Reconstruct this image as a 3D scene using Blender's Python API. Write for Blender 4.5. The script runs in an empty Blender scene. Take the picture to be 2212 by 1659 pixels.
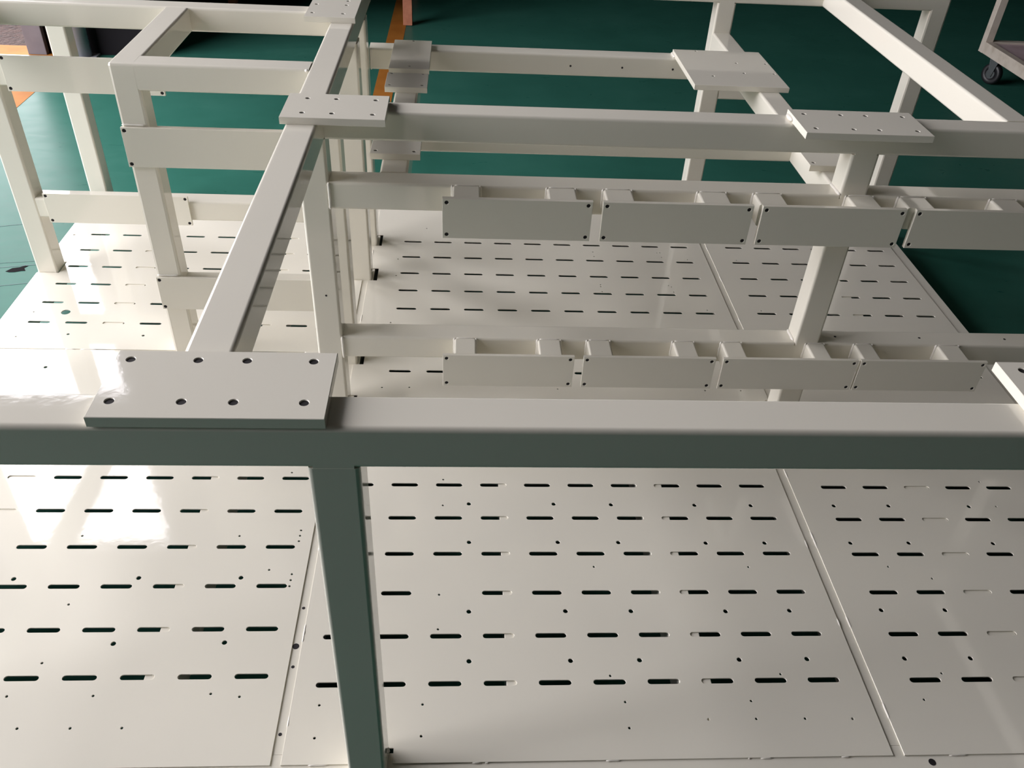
import bpy, bmesh, math, random
from mathutils import Vector, Matrix
random.seed(7)
SC = bpy.context.scene
COL = SC.collection

# ------------------------------------------------------------------ camera, sky, light, exposure
def set_camera():
    pitch, roll, yaw = math.radians(37.690), math.radians(-3.413), math.radians(-4.516)
    cp, sp = math.cos(pitch), math.sin(pitch)
    rz = Matrix.Rotation(yaw, 3, 'Z')
    right = rz @ Vector((1, 0, 0)); fwd = rz @ Vector((0, cp, -sp)); down = rz @ Vector((0, -sp, -cp))
    r2 = math.cos(roll) * right + math.sin(roll) * down
    d2 = -math.sin(roll) * right + math.cos(roll) * down
    cam = bpy.data.cameras.new('camera'); ob = bpy.data.objects.new('camera', cam); COL.objects.link(ob)
    m = Matrix((r2, -d2, -fwd)).transposed().to_4x4()
    m.translation = Vector((0.22702, -0.96511, 1.73028))
    ob.matrix_world = m
    cam.sensor_width = 36.0; cam.lens = 36.0 * 1854.47 / 2212.0
    cam.clip_start = 0.02; cam.clip_end = 200
    SC.camera = ob
set_camera()

W = bpy.data.worlds.new('overcast_sky'); SC.world = W; W.use_nodes = True
bg = W.node_tree.nodes['Background']
bg.inputs[0].default_value = (1.0, 0.97, 1.01, 1); bg.inputs[1].default_value = 9.0

def area(name, loc, rot, sx, sy, power, color, portal=False):
    l = bpy.data.lights.new(name, 'AREA'); l.shape = 'RECTANGLE'; l.size = sx; l.size_y = sy
    l.energy = power; l.color = color
    o = bpy.data.objects.new(name, l); COL.objects.link(o); o.location = loc; o.rotation_euler = rot
    if portal: l.cycles.is_portal = True
    return o
ZF = -0.16                                   # hall floor below the tray plates
DX0, DX1, DY, DZ = -4.3, -2.62, 5.0, 5.15    # the door opening in the back wall
LX, LY0, LY1, LZ = -4.4, -1.3, 4.3, 5.0       # the wide opening in the left wall
area('door_daylight', ((DX0+DX1)/2, DY+0.12, (DZ+ZF)/2), (math.radians(-90), 0, 0), DX1-DX0, DZ-ZF, 100, (1, 1, 1), portal=True)
area('side_daylight', (LX-0.12, (LY0+LY1)/2, (LZ+ZF)/2), (0, math.radians(-90), 0), LZ-ZF, LY1-LY0, 100, (1, 1, 1), portal=True)

SC.view_settings.view_transform = 'Standard'; SC.view_settings.look = 'None'
SC.view_settings.exposure = 0.0; SC.view_settings.gamma = 1.0
SC.view_settings.use_curve_mapping = False
SC.cycles.max_bounces = 10; SC.cycles.diffuse_bounces = 6; SC.cycles.glossy_bounces = 6
SC.cycles.sample_clamp_indirect = 8.0; SC.cycles.caustics_reflective = False

# ------------------------------------------------------------------ materials
def mat(name, color, rough=0.5, metal=0.0, spec=0.5):
    m = bpy.data.materials.new(name); m.use_nodes = True
    b = m.node_tree.nodes['Principled BSDF']
    b.inputs['Base Color'].default_value = (*color, 1); b.inputs['Roughness'].default_value = rough
    b.inputs['Metallic'].default_value = metal
    b.inputs['Specular IOR Level'].default_value = spec
    return m, m.node_tree, b
def coords(nt, scale=(1, 1, 1)):
    g = nt.nodes.new('ShaderNodeNewGeometry'); mp = nt.nodes.new('ShaderNodeMapping')
    mp.inputs['Scale'].default_value = scale; nt.links.new(g.outputs['Position'], mp.inputs['Vector'])
    return mp.outputs['Vector']
def noise(nt, vec, scale, detail=3, rough=0.5, dist=0.0):
    n = nt.nodes.new('ShaderNodeTexNoise'); n.inputs['Scale'].default_value = scale
    n.inputs['Detail'].default_value = detail; n.inputs['Roughness'].default_value = rough
    n.inputs['Distortion'].default_value = dist
    nt.links.new(vec, n.inputs['Vector']); return n.outputs['Fac']
def ramp(nt, fac, stops):
    r = nt.nodes.new('ShaderNodeValToRGB'); e = r.color_ramp.elements
    while len(e) < len(stops): e.new(0.5)
    for i, (p, c) in enumerate(stops): e[i].position = p; e[i].color = (*c, 1)
    nt.links.new(fac, r.inputs['Fac']); return r.outputs['Color']
def bump(nt, b, h, strength, dist):
    n = nt.nodes.new('ShaderNodeBump'); n.inputs['Strength'].default_value = strength
    n.inputs['Distance'].default_value = dist; nt.links.new(h, n.inputs['Height'])
    nt.links.new(n.outputs['Normal'], b.inputs['Normal'])
def add(nt, a, b_, ka=1.0, kb=1.0):
    m1 = nt.nodes.new('ShaderNodeMath'); m1.operation = 'MULTIPLY'; nt.links.new(a, m1.inputs[0]); m1.inputs[1].default_value = ka
    m2 = nt.nodes.new('ShaderNodeMath'); m2.operation = 'MULTIPLY_ADD'; nt.links.new(b_, m2.inputs[0]); m2.inputs[1].default_value = kb
    nt.links.new(m1.outputs[0], m2.inputs[2]); return m2.outputs[0]

PAINT, nt, b = mat('ivory_gloss_paint', (0.725, 0.695, 0.61), 0.05, spec=0.5)
v = coords(nt)
nt.links.new(ramp(nt, noise(nt, v, 2.5, 2), [(0.3, (0.715, 0.686, 0.602)), (0.7, (0.737, 0.706, 0.618))]), b.inputs['Base Color'])
bump(nt, b, add(nt, noise(nt, v, 420, 1), noise(nt, v, 40, 2), 0.10, 1.0), 0.05, 0.0022)

WELD, nt, b = mat('painted_weld_bead', (0.74, 0.71, 0.65), 0.12)
HOLE_SHADE, nt, b = mat('dark_hole_shade', (0.02, 0.018, 0.02), 0.6, 0.0, 0.2)  # near-black colour that paints in the shade inside the holes
FLOOR, nt, b = mat('green_epoxy_floor', (0.03, 0.2, 0.16), 0.40, spec=0.05)
v = coords(nt)
big = noise(nt, v, 1.6, 4, 0.6); fine = noise(nt, coords(nt, (1, 2.2, 1)), 7, 5, 0.6, 0.8)
nt.links.new(ramp(nt, add(nt, big, fine, 0.72, 0.28), [(0.28, (0.024, 0.108, 0.080)), (0.5, (0.030, 0.130, 0.098)), (0.72, (0.040, 0.150, 0.115))]), b.inputs['Base Color'])
nt.links.new(ramp(nt, fine, [(0.3, (0.27,)*3), (0.7, (0.37,)*3)]), b.inputs['Roughness'])
bump(nt, b, fine, 0.03, 0.003)
YELLOW, nt, b = mat('yellow_floor_paint', (0.36, 0.14, 0.03), 0.6, spec=0.05)
v = coords(nt)
nt.links.new(ramp(nt, noise(nt, v, 6, 4), [(0.3, (0.32, 0.118, 0.022)), (0.7, (0.40, 0.160, 0.034))]), b.inputs['Base Color'])
STAIN, nt, b = mat('dark_floor_stain', (0.008, 0.007, 0.008), 0.8, spec=0.05)
CRACK, nt, b = mat('dark_floor_crack', (0.03, 0.09, 0.085), 0.6)
WALL, nt, b = mat('dim_hall_wall', (0.11, 0.11, 0.105), 0.8)
nt.links.new(ramp(nt, noise(nt, coords(nt), 1.3, 4), [(0.3, (0.10, 0.10, 0.095)), (0.7, (0.125, 0.125, 0.118))]), b.inputs['Base Color'])
DARK, nt, b = mat('hall_partition_shade', (0.010, 0.009, 0.011), 0.8, spec=0.1)  # blackness of the unlit wall put into its base colour
nt.links.new(ramp(nt, noise(nt, coords(nt), 2, 3), [(0.3, (0.008, 0.0075, 0.009)), (0.7, (0.012, 0.011, 0.013))]), b.inputs['Base Color'])
CEIL, nt, b = mat('hall_ceiling', (0.36, 0.33, 0.34), 0.8)
nt.links.new(ramp(nt, noise(nt, coords(nt), 1.0, 3), [(0.3, (0.52, 0.46, 0.475)), (0.7, (0.58, 0.52, 0.535))]), b.inputs['Base Color'])
JAMB, nt, b = mat('grey_door_jamb', (0.13, 0.122, 0.14), 0.7)
nt.links.new(ramp(nt, noise(nt, coords(nt), 8, 4), [(0.3, (0.115, 0.108, 0.124)), (0.7, (0.145, 0.135, 0.154))]), b.inputs['Base Color'])
PIPE, nt, b = mat('grey_painted_pipe', (0.26, 0.27, 0.30), 0.4)
nt.links.new(ramp(nt, noise(nt, coords(nt), 12, 3), [(0.3, (0.23, 0.24, 0.27)), (0.7, (0.29, 0.30, 0.33))]), b.inputs['Base Color'])
DIRT, nt, b = mat('brown_dirt', (0.05, 0.03, 0.025), 0.95)
v = coords(nt)
nt.links.new(ramp(nt, noise(nt, v, 26, 5, 0.7), [(0.3, (0.014, 0.008, 0.006)), (0.55, (0.050, 0.024, 0.018)), (0.8, (0.085, 0.044, 0.036))]), b.inputs['Base Color'])
bump(nt, b, noise(nt, v, 30, 5), 0.8, 0.03)
GRASS, nt, b = mat('dark_grass', (0.03, 0.04, 0.015), 0.9)
nt.links.new(ramp(nt, noise(nt, coords(nt), 30, 4), [(0.3, (0.018, 0.022, 0.010)), (0.7, (0.04, 0.055, 0.02))]), b.inputs['Base Color'])
ORANGE, nt, b = mat('orange_steel_leg', (0.42, 0.16, 0.09), 0.5)
nt.links.new(ramp(nt, noise(nt, coords(nt), 20, 4), [(0.3, (0.36, 0.13, 0.075)), (0.7, (0.47, 0.19, 0.11))]), b.inputs['Base Color'])
DWOOD, nt, b = mat('dark_bench_board', (0.06, 0.045, 0.035), 0.6)
nt.links.new(ramp(nt, noise(nt, coords(nt, (1, 12, 1)), 6, 4), [(0.3, (0.05, 0.037, 0.03)), (0.7, (0.075, 0.055, 0.043))]), b.inputs['Base Color'])
CART, nt, b = mat('beige_cart_steel', (0.55, 0.49, 0.42), 0.45)
nt.links.new(ramp(nt, noise(nt, coords(nt), 14, 5), [(0.28, (0.44, 0.38, 0.31)), (0.5, (0.55, 0.49, 0.42)), (0.8, (0.59, 0.53, 0.46))]), b.inputs['Base Color'])
SHELF, nt, b = mat('stained_cart_shelf', (0.55, 0.42, 0.44), 0.5)
nt.links.new(ramp(nt, noise(nt, coords(nt), 5, 4), [(0.3, (0.30, 0.20, 0.17)), (0.5, (0.50, 0.38, 0.40)), (0.75, (0.60, 0.48, 0.52))]), b.inputs['Base Color'])
RUBBER, nt, b = mat('black_caster_rubber', (0.012, 0.012, 0.014), 0.45)
ZINC, nt, b = mat('shiny_caster_steel', (0.35, 0.35, 0.37), 0.2, 1.0)

# ------------------------------------------------------------------ builders
def link(name, me, m, parent=None, **props):
    o = bpy.data.objects.new(name, me); COL.objects.link(o)
    if m is not None and not me.materials: me.materials.append(m)
    if parent is not None: o.parent = parent
    for k, val in props.items(): o[k] = val
    return o
def empty(name, label, cat, loc=(0, 0, 0)):
    o = bpy.data.objects.new(name, None); COL.objects.link(o); o.location = loc
    o['label'] = label; o['category'] = cat; return o
def rounded_prism(lo, hi, axis, r, seg=4):
    """square tube as a closed prism with rounded long edges and exact normals"""
    a = 'xyz'.index(axis); i, j = (a + 1) % 3, (a + 2) % 3
    pts = []
    for ci, cj, t0 in ((hi[i]-r, hi[j]-r, 0), (lo[i]+r, hi[j]-r, 90), (lo[i]+r, lo[j]+r, 180), (hi[i]-r, lo[j]+r, 270)):
        for s in range(seg + 1):
            t = math.radians(t0 + 90 * s / seg)
            pts.append((ci + r*math.cos(t), cj + r*math.sin(t), math.cos(t), math.sin(t)))
    n = len(pts); vs = []
    for end in (lo[a], hi[a]):
        for p in pts:
            c = [0, 0, 0]; c[a] = end; c[i] = p[0]; c[j] = p[1]; vs.append(c)
    faces = [(k, (k+1) % n, n + (k+1) % n, n + k) for k in range(n)]
    faces += [tuple(range(n-1, -1, -1)), tuple(range(n, 2*n))]
    me = bpy.data.meshes.new('tube'); me.from_pydata(vs, [], faces)
    nr = []
    for f in faces[:n]:
        for vi in f:
            p = pts[vi % n]; c = [0, 0, 0]; c[i] = p[2]; c[j] = p[3]; nr.append(c)
    for sgn, f in ((-1, faces[n]), (1, faces[n+1])):
        c = [0, 0, 0]; c[a] = sgn; nr += [c] * len(f)
    me.polygons.foreach_set('use_smooth', [True] * len(me.polygons))
    me.normals_split_custom_set(nr)
    return me
def tube(name, x, y, z, axis, m=None, parent=None, r=0.008, **props):
    return link(name, rounded_prism((x[0], y[0], z[0]), (x[1], y[1], z[1]), axis, r), m or PAINT, parent, **props)
def box_bm(bm, x, y, z):
    vs = [bm.verts.new((xx, yy, zz)) for zz in z for yy in y for xx in x]
    for f in ((0, 2, 3, 1), (4, 5, 7, 6), (0, 1, 5, 4), (2, 6, 7, 3), (0, 4, 6, 2), (1, 3, 7, 5)):
        bm.faces.new([vs[k] for k in f])
def bm_obj(name, bm, m, parent=None, smooth=False, **props):
    bmesh.ops.recalc_face_normals(bm, faces=bm.faces)
    me = bpy.data.meshes.new(name); bm.to_mesh(me); bm.free()
    if smooth: me.polygons.foreach_set('use_smooth', [True] * len(me.polygons))
    return link(name, me, m, parent, **props)
def box(name, x, y, z, m, parent=None, bev=0.0, **props):
    bm = bmesh.new(); box_bm(bm, x, y, z)
    if bev: bmesh.ops.bevel(bm, geom=list(bm.edges), offset=bev, segments=2, affect='EDGES', profile=0.5)
    return bm_obj(name, bm, m, parent, **props)
def circle(cx, cy, r, n=14):
    return [(cx + r*math.cos(2*math.pi*k/n), cy + r*math.sin(2*math.pi*k/n)) for k in range(n)]
def slot(x0, x1, y0, w, n=6):
    r = w/2; o = []
    for k in range(n+1):
        t = math.radians(-90 + 180*k/n); o.append((x1 - r + r*math.cos(t), y0 + r + r*math.sin(t)))
    for k in range(n+1):
        t = math.radians(90 + 180*k/n); o.append((x0 + r + r*math.cos(t), y0 + r + r*math.sin(t)))
    return o
def pierced(outline, holes, t, bevel=0.0006):
    """flat plate of thickness t with real through holes, in its own x-y plane, top at z = 0"""
    cu = bpy.data.curves.new('outline', 'CURVE'); cu.dimensions = '2D'; cu.fill_mode = 'BOTH'
    cu.extrude = t/2 - bevel; cu.bevel_depth = bevel; cu.bevel_resolution = 0; cu.offset = -bevel
    for pts in [outline] + holes:
        s = cu.splines.new('POLY'); s.points.add(len(pts) - 1); s.use_cyclic_u = True
        for k, p in enumerate(pts): s.points[k].co = (p[0], p[1], 0, 1)
    o = bpy.data.objects.new('outline', cu); COL.objects.link(o)
    dg = bpy.context.evaluated_depsgraph_get(); dg.update()
    me = bpy.data.meshes.new_from_object(o.evaluated_get(dg))
    bpy.data.objects.remove(o); bpy.data.curves.remove(cu)
    me.transform(Matrix.Translation((0, 0, -t/2)))
    me.polygons.foreach_set('use_smooth', [False] * len(me.polygons)); me.materials.clear()
    return me
def bead(p0, p1, r, parent, name='weld_bead', step=0.006, seed=0):
    rd = random.Random(seed + int(1000*abs(p0[0]+p1[1]+p0[2])))
    p0, p1 = Vector(p0), Vector(p1); d = p1 - p0; L = d.length; d.normalize()
    u = d.orthogonal().normalized(); w = d.cross(u); n = max(3, int(L/step)); bm = bmesh.new(); rings = []
    for k in range(n+1):
        rr = r*(0.8 + 0.35*rd.random()) * (0.5 if k in (0, n) else 1); c = p0 + d*(L*k/n) + u*rr*0.2*(rd.random()-.5)
        rings.append([bm.verts.new(c + u*rr*math.cos(t*math.pi/4) + w*rr*math.sin(t*math.pi/4)) for t in range(8)])
    for a, c in zip(rings, rings[1:]):
        for k in range(8): bm.faces.new((a[k], a[(k+1) % 8], c[(k+1) % 8], c[k]))
    bm.faces.new(rings[0]); bm.faces.new(rings[-1])
    return bm_obj(name, bm, WELD, parent, smooth=True)

# ------------------------------------------------------------------ the hall
S = dict(kind='structure')
RX0, RX1, RY0, RY1, RZ = LX, 11.0, -7.0, 12.0, 6.6
bm = bmesh.new()
box_bm(bm, (RX0, RX1), (RY0, DY+0.13), (ZF-0.1, ZF)); box_bm(bm, (-1.98, RX1), (DY+0.13, RY1), (ZF-0.1, ZF))
bm_obj('floor', bm, FLOOR, **S)
bm = bmesh.new()
box_bm(bm, (RX0-0.2, RX1+0.2), (RY0, DY+0.2), (RZ, RZ+0.15)); box_bm(bm, (-1.98, RX1+0.2), (DY+0.2, RY1+0.2), (RZ, RZ+0.15))
bm_obj('ceiling', bm, CEIL, **S)
bm = bmesh.new()
box_bm(bm, (RX0-0.2, RX0), (RY0, LY0), (ZF-0.1, RZ+0.15)); box_bm(bm, (RX0-0.2, RX0), (LY1, DY+0.2), (ZF-0.1, RZ+0.15))
box_bm(bm, (RX0-0.2, RX0), (LY0, LY1), (LZ, RZ+0.15))
bm_obj('wall_left', bm, WALL, **S)
box('wall_right', (RX1, RX1+0.2), (RY0, RY1), (ZF-0.1, RZ+0.15), WALL, **S)
box('wall_front', (RX0-0.2, RX1+0.2), (RY0-0.2, RY0), (ZF-0.1, RZ+0.15), WALL, **S)
box('wall_back', (-1.78, RX1+0.2), (RY1, RY1+0.2), (ZF-0.1, RZ+0.15), DARK, **S)
bm = bmesh.new()                                         # the wall with the big door: lintel and both sides
box_bm(bm, (RX0, DX0), (DY, DY+0.2), (ZF-0.1, RZ+0.15))
box_bm(bm, (DX0, DX1), (DY, DY+0.2), (DZ, RZ+0.15))
bm_obj('wall_door_side', bm, WALL, **S)
bm = bmesh.new()                                         # its dark return beside the recess
box_bm(bm, (DX1, -1.78), (DY, DY+0.2), (ZF-0.1, RZ+0.15)); box_bm(bm, (-1.98, -1.78), (DY+0.2, RY1+0.2), (ZF-0.1, RZ+0.15))
bm_obj('wall_recess', bm, DARK, **S)
box('trim_1', (-2.62, -2.50), (DY-0.045, DY-0.002), (ZF, DZ), JAMB, bev=0.004, **S)
bm = bmesh.new()
box_bm(bm, (-24, -1.98), (DY+0.13, 16), (ZF-0.1, ZF-0.012)); box_bm(bm, (-24, RX0-0.1), (-12, DY+0.13), (ZF-0.1, ZF-0.012))
bm_obj('ground_outside', bm, DIRT, **S)
bm = bmesh.new()
rg = random.Random(3)
for k in range(900):                                     # grass tufts past the dirt
    x = -6.2 + 3.6*rg.random(); y = 5.62 + 0.9*rg.random(); h = 0.04 + 0.10*rg.random(); a = rg.random()*6.28
    dx, dy = 0.012*math.cos(a), 0.012*math.sin(a); l = 0.05*(rg.random()-.5)
    f = [bm.verts.new(p) for p in ((x-dx, y-dy, ZF-0.012), (x+dx, y+dy, ZF-0.012), (x+l, y+l*0.6, ZF-0.012+h))]
    bm.faces.new(f)
bm_obj('grass', bm, GRASS, kind='stuff', label='dark grass growing on the dirt outside the hall door', category='grass')
# painted lines and marks on the floor
box('floor_marking', (-4.3, -2.315), (3.2, 5.13), (ZF, ZF+0.0012), YELLOW, **S)
box('floor_marking', (-0.325, -0.205), (4.1, 8.5), (ZF, ZF+0.0012), YELLOW, **S)
bm = bmesh.new()
out = [(0, 0), (.02, .028), (.05, .035), (.07, .05), (.085, .048), (.074, .03), (.09, .008), (.07, .006), (.045, -.004), (.02, -.006)]
lo = [bm.verts.new((-1.636+x*0.85, 2.19+y, ZF)) for x, y in out]; hi = [bm.verts.new((-1.636+x*0.85, 2.19+y, ZF+0.001)) for x, y in out]
bm.faces.new(hi); bm.faces.new(lo)
for k in range(len(out)): bm.faces.new((lo[k], lo[(k+1) % len(out)], hi[(k+1) % len(out)], hi[k]))
o = bm_obj('paint_stain', bm, STAIN); o['label'] = 'small black ragged stain on the teal floor beside the tray'; o['category'] = 'stain'
def floor_crack(pts, wd):
    bm = bmesh.new(); prev = None
    for k, (x, y) in enumerate(pts):
        a = [bm.verts.new((x, y - wd/2, ZF)), bm.verts.new((x, y + wd/2, ZF)), bm.verts.new((x, y + wd/2, ZF+0.0008)), bm.verts.new((x, y - wd/2, ZF+0.0008))]
        if prev:
            for q in range(4): bm.faces.new((prev[q], prev[(q+1) % 4], a[(q+1) % 4], a[q]))
        else: bm.faces.new(a)
        prev = a
    bm.faces.new(prev); return bm_obj('floor_joint', bm, CRACK, **S)
rg = random.Random(5)
for (x0, y0, x1, y1, wd) in ((-2.1, 2.50, -1.37, 2.70, .005), (-1.95, 2.165, -1.37, 2.285, .006), (-1.95, 2.205, -1.37, 2.315, .003), (-1.85, 2.02, -1.37, 2.135, .005)):
    floor_crack([(x0+(x1-x0)*k/10, y0+(y1-y0)*k/10+0.004*(rg.random()-.5)) for k in range(11)], wd)

# ------------------------------------------------------------------ the welded machine frame
FR = empty('machine_frame', 'large ivory painted welded steel machine frame standing on slotted tray plates', 'machine frame', (0.4, 1.2, ZF))
T = 0.075
ZT0, ZT1 = 0.8797, 0.9547      # top level
ZM0, ZM1 = 0.690, 0.7663       # middle level
ZL0, ZL1 = 0.209, 0.2837       # low level
PT = 0.003                     # tray plate thickness
IDENT = Matrix.Translation((-0.4, -1.2, -ZF))
def sub(o, part):              # parent a sub-part to its part
    o.parent = part; o.matrix_parent_inverse = Matrix.Identity(4); return o
def holes(name, pts, r, depth, place, part=None):
    """one near-black plug painting in the shade of each hole; all share one mesh. place = (matrix that turns local z to the hole's axis)"""
    key = (name, r, depth)
    me = HOLE.get(key)
    if me is None:
        bm = bmesh.new()
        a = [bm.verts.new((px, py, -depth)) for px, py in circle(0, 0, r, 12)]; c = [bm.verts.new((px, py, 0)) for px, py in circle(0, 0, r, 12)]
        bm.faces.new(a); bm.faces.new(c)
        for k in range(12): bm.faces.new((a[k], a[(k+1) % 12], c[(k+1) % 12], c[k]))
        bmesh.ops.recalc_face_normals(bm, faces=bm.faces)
        me = bpy.data.meshes.new(name); bm.to_mesh(me); bm.free(); me.materials.append(HOLE_SHADE); HOLE[key] = me
    for p in pts:
        o = bpy.data.objects.new(name, me); COL.objects.link(o)
        o.matrix_world = Matrix.Translation(p) @ place
        if part is None: P(o)
        else: sub(o, part)
HOLE = {}
UP = Matrix.Identity(4); FRONT = Matrix.Rotation(math.radians(90), 4, 'X')
def P(o):                      # parent to the frame, keeping world coordinates
    o.parent = FR; o.matrix_parent_inverse = IDENT; return o
def ftube(name, x, y, z, axis, r=0.008, **k): return P(tube(name, x, y, z, axis, r=r, **k))

# tray plates ---------------------------------------------------
SW = 0.0132
def grid(x0, n, pitch, ln, y0, rows, py=0.1275, i0=0, skip=()):
    return [slot(x0+i*pitch, x0+i*pitch+ln, y0+j*py, SW) for j in range(rows) for i in range(i0, n) if (j, i) not in skip]
HM = [(0.26,.721,6),(.497,.721,6),(.659,.719,6),(.897,.718,6),(1.059,.717,6),(.26,.58,6),(.497,.58,6),(.66,.579,6),(.898,.577,6),(1.06,.577,6),(.259,.356,6),(.497,.356,6),(.66,.355,6),(.898,.353,6),(1.061,.354,6),(.259,.216,6),(.496,.215,6),(.659,.215,6),(.897,.214,6),(1.061,.214,6),(.187,.817,3),(.188,.715,3),(.185,.408,3),(.185,.305,3),(-.07,.108,3),(-.07,.031,3),(.156,.107,3),(.156,.032,3),(.584,.496,3),(.993,.494,3),(.584,.174,3),(.609,.107,3),(.609,.044,3),(.789,.062,3),(.897,.062,3),(.897,.106,3),(.985,.174,3),(1.008,.061,3),(1.116,.059,3)]
HR = [(1.301,.717,6),(1.462,.717,6),(1.7,.715,6),(1.299,.577,6),(1.463,.577,6),(1.702,.575,6),(1.298,.354,6),(1.464,.353,6),(1.3,.213,6),(1.463,.212,6),(1.7,.354,6),(1.7,.213,6),(1.372,.494,3),(1.475,.454,3),(1.781,.817,3),(1.782,.716,3),(1.301,.104,3),(1.373,.172,3)]
HL = [(-.861,.461,6),(-.561,.463,6),(-.311,.463,6),(-.562,.271,6),(-.31,.272,6),(-1.11,1.329,6),(-.745,.602,3),(-.343,.602,3),(-.246,.488,3),(-.702,.383,3),(-.703,.221,3),(-.746,.138,3),(-.563,.137,3),(-.311,.139,3),(-.247,.131,3),(-.694,.062,3),(-.585,.061,3),(-.478,.06,3),(-.186,.622,3),(-.186,.603,3),(-.186,.584,3),(-.187,.474,3),(-.187,.455,3),(-.187,.436,3),(-.245,.843,3)]
Hm = [(.085,2.343,3),(-.018,1.62,3),(-.02,2.077,3),(-.019,1.949,3),(-.02,1.242,3),(.068,1.244,3),(.553,1.244,3),(1.045,1.244,3),(1.166,1.245,3),(.778,1.908,3),(.777,1.894,3),(.778,1.857,3),(1.048,1.911,3),(1.058,1.901,3),(1.06,1.863,3),(.778,2.168,3),(.779,2.131,3),(1.048,2.173,3),(1.061,2.174,3),(1.061,2.135,3),(1.164,1.737,3),(1.167,2.12,3)]
Hr = [(1.373,1.739,3),(1.374,2.123,3)]
Hl = [(-1.33,2.22,5),(-1.106,1.518,5),(-.855,1.516,5),(-1.162,1.654,15.5),(-1.271,1.652,3),(-1.271,1.499,3)]
def rings(hs): return [circle(x, y, r/1000.0, 20 if r > 10 else 12) for x, y, r in hs]
YF0, YJ, YB = -0.028, 1.02, 2.575
XL, XR = -1.3647, 2.134
def tray(outline, holes): return P(link('tray_plate', pierced(outline, holes, PT, 0.0004), PAINT))
# front left
tray([(XL, YF0), (-.153, YF0), (-.153, 1.116), (-.192, 1.116), (-.192, 1.195), (-.153, 1.195), (-.153, 1.366), (-.19, 1.366), (-.19, 1.4285), (-.722, 1.4285), (XL, 1.4285)],
     grid(-.8958, 6, .1255, .0751, .1754, 8, i0=-3) + rings(HL))
# rear left
tray([(XL, 1.4325), (-.19, 1.4325), (-.19, 1.448), (-.147, 1.448), (-.147, 1.909), (-.19, 1.909), (-.19, 1.990), (-.147, 1.990), (-.147, 2.183), (-.19, 2.183), (-.19, 2.265), (-.147, 2.265), (-.147, YB), (XL, YB), (XL, 2.0045), (-1.2835, 2.0045), (-1.2835, 1.9215), (XL, 1.9215)],
     grid(-1.267, 9, .1262, .0745, 1.583, 6, .1276) + rings(Hl))
# front middle
tray([(-.1314, YF0), (.010, YF0), (.010, .0058), (.099, .0058), (.099, YF0), (1.1752, YF0), (1.1752, YJ-.001), (-.1314, YJ-.001)],
     grid(-.0844, 10, .1255, .0751, .1513, 7, skip={(2, 2)}) + rings(HM))
# rear middle
tray([(-.1255, YJ+.001), (1.2475, YJ+.001), (1.2475, 1.115), (1.2345, 1.115), (1.2345, 1.197), (1.2475, 1.197), (1.2475, YB), (-.1255, YB),
      (-.1255, 2.275), (-.0935, 2.275), (-.0935, 2.184), (-.1255, 2.184), (-.1255, 2.0), (-.0905, 2.0), (-.0905, 1.9095), (-.1255, 1.9095), (-.1255, 1.452), (-.0914, 1.452), (-.0914, 1.3665), (-.1255, 1.3665),
      (-.1255, 1.2), (-.095, 1.2), (-.095, 1.116), (-.1255, 1.116)],
     grid(-.1284, 11, .1243, .0735, 1.3246, 8, .1276, i0=1) + rings(Hm))
# front right
tray([(1.2, YF0), (2.09, YF0), (2.09, YJ-.001), (1.2, YJ-.001)], grid(1.2884, 6, .1255, .0751, .1482, 7, .1274) + rings(HR))
# rear right
tray([(1.2709, YJ+.001), (2.09, YJ+.001), (2.09, YB), (1.2709, YB), (1.2709, 1.197), (1.318, 1.197), (1.318, 1.115), (1.2709, 1.115)],
     grid(1.3514, 6, .1243, .0735, 1.3299, 8, .1276) + rings(Hr))
# weld beads that stitch the plates to the base
def stitch(p0, p1, r=0.0025): P(bead(p0, p1, r, None))
for y0, y1 in ((.27, .325), (.055, .085), (1.62, 1.67), (2.1, 2.15), (.55, .6)):
    stitch((-.1305 if y0 < 1 else -.1245, y0, -.0015), (-.1305 if y0 < 1 else -.1245, y1, -.0015))
for y0, y1 in ((.30, .34), (.055, .10), (.56, .62), (.83, .87)): stitch((1.2008, y0, -.0015), (1.2008, y1, -.0015))
for y0, y1 in ((.555, .59), (.3, .335)): stitch((1.1745, y0, -.0015), (1.1745, y1, -.0015))
for y0, y1 in ((1.95, 2.0), (2.2, 2.24), (1.66, 1.69)): stitch((1.2716, y0, -.0015), (1.2716, y1, -.0015))
for x0, x1 in ((-.075, -.035), (.265, .285), (.292, .30), (.548, .58), (.855, .86), (.883, .908), (1.06, 1.08), (1.30, 1.34)):
    stitch((x0, YF0-.0005, -.0022), (x1, YF0-.0005, -.0022), .0022)
for x0, x1 in ((-1.085, -1.055), (-1.035, -.985), (-.6, -.56)): stitch((x0, 1.4305, -.002), (x1, 1.4305, -.002), 0.004)
stitch((-.295, 1.4305, -.001), (-.24, 1.4305, -.001))

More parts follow.
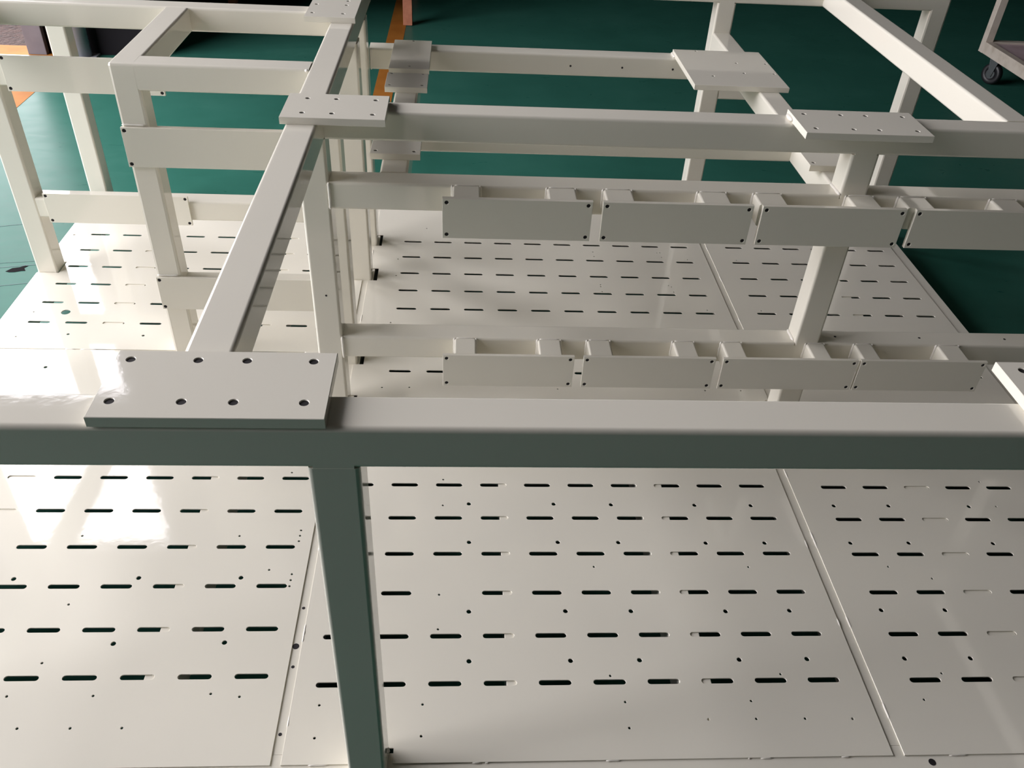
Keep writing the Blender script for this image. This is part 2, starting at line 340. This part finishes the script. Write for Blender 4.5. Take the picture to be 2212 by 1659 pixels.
# base tubes below the plates ------------------------------------
ZB1, ZB0 = -PT, -PT-T
def bt(x, y, axis): return ftube('base_tube', x, y, (ZB0, ZB1), axis, r=0.0015)
bm_holes = [(-.143, .371), (-.143, .207), (-.144, .042)]
bt((XL, XR), (-.0785, -.0035), 'x'); bt((XL, XR), (YB-T, YB), 'x')
bt((XL+T, -.18), (1.393, 1.468), 'x'); bt((-.105, XR-T), (.985, 1.06), 'x')
for x0 in (XL, -1.021, -.4675, -.18): bt((x0, x0+T), (-.0035, YB-T), 'y')
for x0 in (.344, .7425, 1.15, 1.539): bt((x0, x0+T), (-.0035, .985), 'y')
for x0 in (1.222, 1.691): bt((x0, x0+T), (1.06, YB-T), 'y')
bt((2.059, 2.134), (-.0035, YB-T), 'y')
for x, y, ax in (((-.18, -.105), (-.0035, YB-T), 'y'), ((2.059, 2.134), (-.0035, YB-T), 'y'), ((-.105, 2.059), (YB-T, YB), 'x'), ((XL, 2.134), (-.0785, -.0035), 'x')):
    ftube('light_block_skid', x, y, (ZF, ZB0), ax, r=0.005)  # unseen skids added to block light below the plates and darken the slots
# dark discs that paint in shaded holes in the strips between the plates
holes('drilled_hole_shade', [(x, y, ZB1+.0003) for x, y in bm_holes], .004, .003, UP)
holes('drilled_hole_shade', [(x, y, ZB1+.0003) for x, y in ((-.145, .262), (1.256, -.043), (2.112, 1.33))], .008, .003, UP)
for x in (XL+.05, -.60):
    for y in (.06, 1.25, 2.43):
        bm = bmesh.new()
        for r0, z0, z1 in ((.012, ZF+.02, ZB0), (.035, ZF, ZF+.02)):
            a = [bm.verts.new((px, py, z0)) for px, py in circle(x, y, r0, 16)]; c = [bm.verts.new((px, py, z1)) for px, py in circle(x, y, r0, 16)]
            bm.faces.new(a); bm.faces.new(c)
            for k in range(16): bm.faces.new((a[k], a[(k+1) % 16], c[(k+1) % 16], c[k]))
        P(bm_obj('levelling_foot', bm, ZINC))

# posts ---------------------------------------------------------
def post(x, y, z0, z1=ZT0, t=T, ty=None): return ftube('post', (x, x+t), (y, y+(ty or t)), (z0, z1), 'z')
front_post = post(.0145, -.0685, ZB1)
mid_post = post(-.188, 1.1185, ZB1); right_post = post(1.239, 1.1185, ZB1)
post(-.186, 1.369, ZB1); post(-.186, 1.912, ZB1); post(-.186, 2.186, ZB1, ty=.0765)
corner_post = P(box('post', (-.722, -.647), (1.4175, 1.4925), (0.0, ZT1), PAINT, bev=.008))
left_post = post(-1.362, 1.9244, ZB1)
post(-1.362, 1.12, 0.0)
post(-1.4045, 2.617, ZF); post(1.239, 2.617, ZF); P(box('post', (2.110, 2.185), (2.617, 2.692), (ZF, ZT1), PAINT, bev=.008))
post(2.110, 1.1185, 0.0)
post(XL, -.0685, 0.0)
holes('drilled_hole_shade', [(-.1478, 1.1182, .4232)], .003, .003, FRONT)

# top level beams -------------------------------------------------
def beam(x, y, z, axis, name='beam'): return ftube(name, x, y, z, axis)
Z = (ZT0, ZT1)
front_beam = beam((XL, 2.185), (-.0685, .0065), Z, 'x')
long_beam = beam((-.188, -.113), (.0065, 2.617), Z, 'y')
cross_beam = beam((-.113, 2.185), (1.1185, 1.1935), Z, 'x')
ZI = (ZT0+.00015, ZT1-.00015)
left_cross = beam((-.7135, -.188), (1.41765, 1.49235), ZI, 'x')
beam((-.72185, -.64715), (1.426, 1.979), ZI, 'y')
beam((-1.287, -.188), (1.979, 2.054), Z, 'x')
beam((-1.362, -1.287), (.0065, 2.054), Z, 'y')
beam((-1.4045, 2.1765), (2.61715, 2.69185), ZI, 'x')
right_beam = beam((1.662, 1.737), (1.1935, 2.617), Z, 'y')
beam((2.110, 2.185), (.0065, 1.1185), Z, 'y')

# middle and low level --------------------------------------------
Z = (ZM0, ZM1)
mid_beam = beam((-.113, 1.239), (1.1185, 1.1935), Z, 'x'); beam((1.314, 2.110), (1.1185, 1.1935), Z, 'x')
beam((1.239, 1.314), (1.1935, 2.617), Z, 'y')
beam((.0115, .0865), (1.1935, 2.256), Z, 'y')
rear_mid = beam((-.110, 1.239), (2.256, 2.331), Z, 'x')
beam((.0865, 1.239), (1.512, 1.587), Z, 'x')
ftube('beam', (1.314, 1.50), (2.617, 2.692), (.496, .571), 'x')
holes('drilled_hole_shade', [(x, 2.2557, .727) for x in (.628, .8214, 1.012)], .004, .003, FRONT)
Z = (ZL0, ZL1)
low_beam = beam((-.113, 1.239), (1.1185, 1.1935), Z, 'x'); beam((1.314, 2.110), (1.1185, 1.1935), Z, 'x')
holes('drilled_hole_shade', [(x, 1.1563, ZL1+.0003) for x in (1.3766, 1.643, 1.916)], .004, .003, UP)

# joint plates lying on the beams ----------------------------------
def joint_plate(x, y, z, hs, t=0.0175, r=0.0055):
    me = pierced([(x[0], y[0]), (x[1], y[0]), (x[1], y[1]), (x[0], y[1])], [circle(a, c, r, 16) for a, c in hs], t, 0.0008)
    me.transform(Matrix.Translation((0, 0, z+t)))
    o = P(link('joint_plate', me, PAINT))
    holes('threaded_hole_shade', [(a, c, z+t-.0018) for a, c in hs], r+.0006, t-.002, UP, o)
    return o
X4 = (-.247, -.151, -.081, .015)
joint_plate((-.2692, .0472), (-.0695, .0838), ZT1, [(a, c) for a in X4 for c in (.0615, -.0345)], r=.0065)
joint_plate((1.0655, 1.387), (-.0695, .0838), ZT1, [(a, c) for a in (1.098, 1.194, 1.264, 1.357) for c in (.0615, -.0345)], r=.0065)
joint_plate((-.1988, .0478), (1.0208, 1.1828), ZT1, [(a, c) for a in (-.15, -.08, .016) for c in (1.15, 1.053)])
joint_plate((1.0649, 1.386), (1.0227, 1.181), ZT1, [(a, c) for a in (1.097, 1.193, 1.258, 1.3555) for c in (1.149, 1.053)])
joint_plate((-.2655, -.1077), (1.867, 2.10), ZT1, [(a, c) for a in (-.245, -.149) for c in (2.011, 1.91)] + [(-.149, 2.062)])
joint_plate((1.0141, 1.3415), (1.919, 2.313), ZM1, [(1.099, 2.3), (1.22, 2.17), (1.329, 2.172), (1.10, 2.018), (1.22, 2.06), (1.329, 2.061)], r=.005)
joint_plate((-.0197, .1162), (1.986, 2.309), ZM1, [(.05, 2.298), (.049, 2.015)], r=.005)
joint_plate((-.0197, .1162), (1.801, 1.942), ZM1, [(-.009+.004, 1.934), (.098, 1.935), (-.005, 1.823), (.099, 1.825)], r=.005)
joint_plate((-.0197, .1162), (1.2705, 1.411), ZM1, [(-.006, 1.291), (.099, 1.29), (-.006, 1.39), (.099, 1.39)], r=.005)
joint_plate((1.2036, 1.349), (1.2705, 1.411), ZM1, [(1.219, 1.291), (1.332, 1.291), (1.219, 1.39), (1.332, 1.39)], r=.005)

# upright mounting plates with four corner holes --------------------
def upright(x, z, yf, t, name, parent=None, inset=.011, r=.0052):
    hs = [(x[0]+inset, z[0]+inset), (x[1]-inset, z[0]+inset), (x[0]+inset, z[1]-inset), (x[1]-inset, z[1]-inset)]
    me = pierced([(x[0], z[0]), (x[1], z[0]), (x[1], z[1]), (x[0], z[1])], [circle(a, c, r, 14) for a, c in hs], t, 0.0006)
    me.transform(Matrix.Translation((0, yf, 0)) @ Matrix.Rotation(math.radians(90), 4, 'X'))
    o = link(name, me, PAINT)
    if parent is None: P(o)
    else: sub(o, parent)
    holes('threaded_hole_shade', [(a, yf+.0018, c) for a, c in hs], r+.0005, t-.0022, FRONT, parent or o)
    return o
def brackets(xs, arms, zp, yf, t):
    za = (zp[1]-.062, zp[1])
    for k, (a, c) in enumerate(xs):
        o = upright((a, c), zp, yf, t, 'mounting_plate')
        for (p, q) in arms[2*k:2*k+2]:
            arm = tube('bracket_arm', (p, q), (yf+t, 1.1185), za, 'y', r=.006)
            sub(arm, o)
            for xx in (p, q):
                w = bead((xx, 1.1175, za[1]-.055), (xx, 1.1175, za[1]+.001), .0042, None); sub(w, o)
            w = bead((p+.006, 1.1185, za[1]+.0005), (q-.006, 1.1185, za[1]+.0005), .0022, None); sub(w, o)
f = lambda v: .931*v + .01566
brackets([(f(.1775), f(.591)), (f(.6195), f(1.042)), (f(1.068), f(1.482)), (f(1.509), f(1.92))],
         [(f(.204), f(.282)), (f(.469), f(.5505)), (f(.629), f(.7105)), (f(.8995), f(.9825)), (f(1.0615), f(1.143)), (f(1.333), f(1.413)), (f(1.488), f(1.569)), (f(1.762), f(1.842))],
         (.6545, .7663), 1.0405, .0125)
brackets([(f(.178), f(.5865)), (f(.6155), f(1.034)), (f(1.058), f(1.494)), (f(1.503), f(1.918))],
         [(f(.213), f(.2815)), (f(.477), f(.5505)), (f(.635), f(.7097)), (f(.912), f(.982)), (f(1.071), f(1.1376)), (f(1.350), f(1.4116)), (f(1.511), f(1.572)), (f(1.789), f(1.864))],
         (.1735, .2837), 1.032, .0105)
# left side rails, each carrying a long mounting plate
def rail(x, y, z, px, pz, pt):
    o = ftube('side_rail', x, y, z, 'x')
    upright(px, pz, y[0]-pt, pt, 'rail_plate', parent=o, inset=.009, r=.0055)
rail((-1.287, -.186), (1.9244, 1.9994), (.2285, .3035), (-1.2515, -.7487), (.214, .327), .010)
rail((-1.287, -.186), (1.9244, 1.9994), (.703, .778), (-1.2555, -.7530), (.690, .806), .010)
rail((-.722, -.186), (1.4175, 1.4925), (.682, .757), (-.7226, -.22), (.664, .7806), .0105)
rail((-.722, -.186), (1.4175, 1.4925), (.198, .273), (-.7226, -.22), (.181, .297), .0105)

# ground-flush welds that close the rounded tube corners where a post meets a beam
def fill(x, y, z): P(box('flush_weld', x, y, z, PAINT))
for x0, y0 in ((.0145, -.0685), (1.239, 1.1185), (1.239, 2.617), (-1.4045, 2.617)):
    fill((x0+.0085, x0+T-.0085), (y0+.0002, y0+.012), (ZT0-.010, ZT0+.010))
fill((2.118, 2.177), (1.1187, 1.1305), (ZT0-.010, ZT0+.010))
for zc in (ZM0, ZL0):
    fill((1.232, 1.250), (1.1187, 1.1305), (zc+.009, zc+.066)); fill((1.303, 1.321), (1.1187, 1.1305), (zc+.009, zc+.066))
# visible weld seams ------------------------------------------------
def seam(p0, p1, r=.0035, seed=1): P(bead(p0, p1, r, None, seed=seed))
seam((-.113, 1.1175, ZM0), (-.113, 1.1175, ZM1), .0045); seam((-.113, 1.1175, ZL0), (-.113, 1.1175, ZL1), .0045)
seam((-.1985, 1.4175, ZT1-.004), (-.188, 1.4175, ZT1-.004), .005); seam((-.188, 1.4165, ZT0), (-.188, 1.4165, ZT1), .003)
seam((1.0645, 1.13, ZT1+.006), (1.0645, 1.175, ZT1+.005), .006); seam((1.0135, 2.262, ZM1+.004), (1.0135, 2.32, ZM1+.003), .005)
seam((-.2695, -.055, ZT1+.003), (-.2695, .0, ZT1+.003), .004); seam((1.239, 1.1185, ZM1+.001), (1.2385, 1.19, ZM1+.001), .005)
seam((-.105, 2.256, ZM0), (-.105, 2.256, ZM1), .004); seam((1.238, 1.13, ZL1+.001), (1.238, 1.19, ZL1+.001), .005)
seam((.0895, -.005, .001), (.0895, -.005, .02), .003); seam((-.72, 1.4165, .785), (-.655, 1.4165, .785), .003)
seam((-.72, 1.4165, .3005), (-.655, 1.4165, .3005), .003)

# ------------------------------------------------------------------ things around the frame
def cyl_bm(bm, c, r, z0, z1, n=24):
    a = [bm.verts.new((px, py, z0)) for px, py in circle(c[0], c[1], r, n)]; d = [bm.verts.new((px, py, z1)) for px, py in circle(c[0], c[1], r, n)]
    bm.faces.new(a); bm.faces.new(d)
    for k in range(n): bm.faces.new((a[k], a[(k+1) % n], d[(k+1) % n], d[k]))
t = empty('pipe_column', 'grey round steel pipe column beside the door jamb', 'column', (-2.25, 4.93, ZF))
bm = bmesh.new(); cyl_bm(bm, (0, 0), .047, .012, RZ-ZF, 48); bm_obj('pipe', bm, PIPE, t, smooth=True)
box('base_plate', (-.08, .08), (-.065, .065), (0, .012), PIPE, t)

t = empty('workbench', 'dark topped workbench on orange legs standing on the painted line', 'workbench', (-.9, 6.2, ZF))
for (x, y) in ((.71, -.235), (-.70, .20), (.71, .65), (-.70, .85)):
    tube('leg', (x-.035, x+.035), (y-.03, y+.03), (0.004, .74), 'z', ORANGE, t, r=.004)
    box('foot_pad', (x-.03, x+.03), (y-.026, y+.026), (0, .004), RUBBER, t)
box('bench_top', (-.85, .85), (-.36, 1.05), (.74, .79), DWOOD, t, bev=.004)
box('shelf_board', (-.66, .67), (-.2, .9), (.30, .325), DWOOD, t)

t = empty('cart', 'beige steel cart with stained shelf rolling on black casters', 'cart', (3.86, 5.12, ZF))
cz = .20
for (x, y) in ((0, 0), (1.05, 0), (0, -1.5), (1.05, -1.5)):
    tube('upright', (x, x+.055), (y-.055, y), (cz, 1.25), 'z', CART, t, r=.004)
tube('bottom_rail', (0, .055), (-1.445, -.055), (cz, cz+.075), 'y', CART, t, r=.004); tube('bottom_rail', (1.05, 1.105), (-1.445, -.055), (cz, cz+.075), 'y', CART, t, r=.004)
tube('bottom_rail', (.055, 1.05), (-.055, 0), (cz, cz+.075), 'x', CART, t, r=.004); tube('bottom_rail', (.055, 1.05), (-1.5, -1.445), (cz, cz+.075), 'x', CART, t, r=.004)
for y in (-.055, -1.445): tube('top_rail', (.055, 1.05), (y-.055 if y < -1 else y, y if y < -1 else y+.055), (1.195, 1.25), 'x', CART, t, r=.004)
box('shelf', (.055, 1.05), (-1.445, -.055), (cz+.05, cz+.062), SHELF, t)
def caster(x, y, parent, ang):
    bm = bmesh.new(); n = 28; R, w = .072, .022
    prof = [(-w, R*.86), (-w*.75, R*.97), (0, R), (w*.75, R*.97), (w, R*.86), (w, R*.45), (-w, R*.45)]
    ca, sa = math.cos(ang), math.sin(ang); rg_ = []
    for k in range(n):
        q = 2*math.pi*k/n; rg_.append([bm.verts.new((x + ca*p - sa*r*math.cos(q), y + sa*p + ca*r*math.cos(q), R + r*math.sin(q))) for p, r in prof])
    for k in range(n):
        a, c = rg_[k], rg_[(k+1) % n]
        for q in range(len(prof)): bm.faces.new((a[q], a[(q+1) % len(prof)], c[(q+1) % len(prof)], c[q]))
    o = bm_obj('caster_wheel', bm, RUBBER, parent, smooth=True)
    bm = bmesh.new()
    for s in (-1, 1):
        vs = []
        for (py, pz) in ((-.012, R*.75), (.012, R*.75), (.035, .172), (-.035, .172)):
            for off in (.026, .030): vs.append(bm.verts.new((x + ca*s*off - sa*py, y + sa*s*off + ca*py, pz)))
        for fc in ((0, 2, 4, 6), (1, 7, 5, 3), (0, 1, 3, 2), (2, 3, 5, 4), (4, 5, 7, 6), (6, 7, 1, 0)): bm.faces.new([vs[i] for i in fc])
    cyl_bm(bm, (x, y), .04, .170, .186, 20); cyl_bm(bm, (x, y), .028, .184, cz, 20)
    h = bm_obj('caster_fork', bm, ZINC, o)
    bm = bmesh.new(); hub = []
    for s in (-.024, .024):
        hub.append([bm.verts.new((x + ca*s - sa*R*.45*math.cos(2*math.pi*k/20), y + sa*s + ca*R*.45*math.cos(2*math.pi*k/20), R + R*.45*math.sin(2*math.pi*k/20))) for k in range(20)])
    bm.faces.new(hub[0]); bm.faces.new(hub[1])
    for k in range(20): bm.faces.new((hub[0][k], hub[0][(k+1) % 20], hub[1][(k+1) % 20], hub[1][k]))
    bm_obj('wheel_hub', bm, ZINC, o)
for (x, y) in ((.11, -.09), (.99, -.09), (.11, -1.41), (.99, -1.41)): caster(x, y, t, .5)
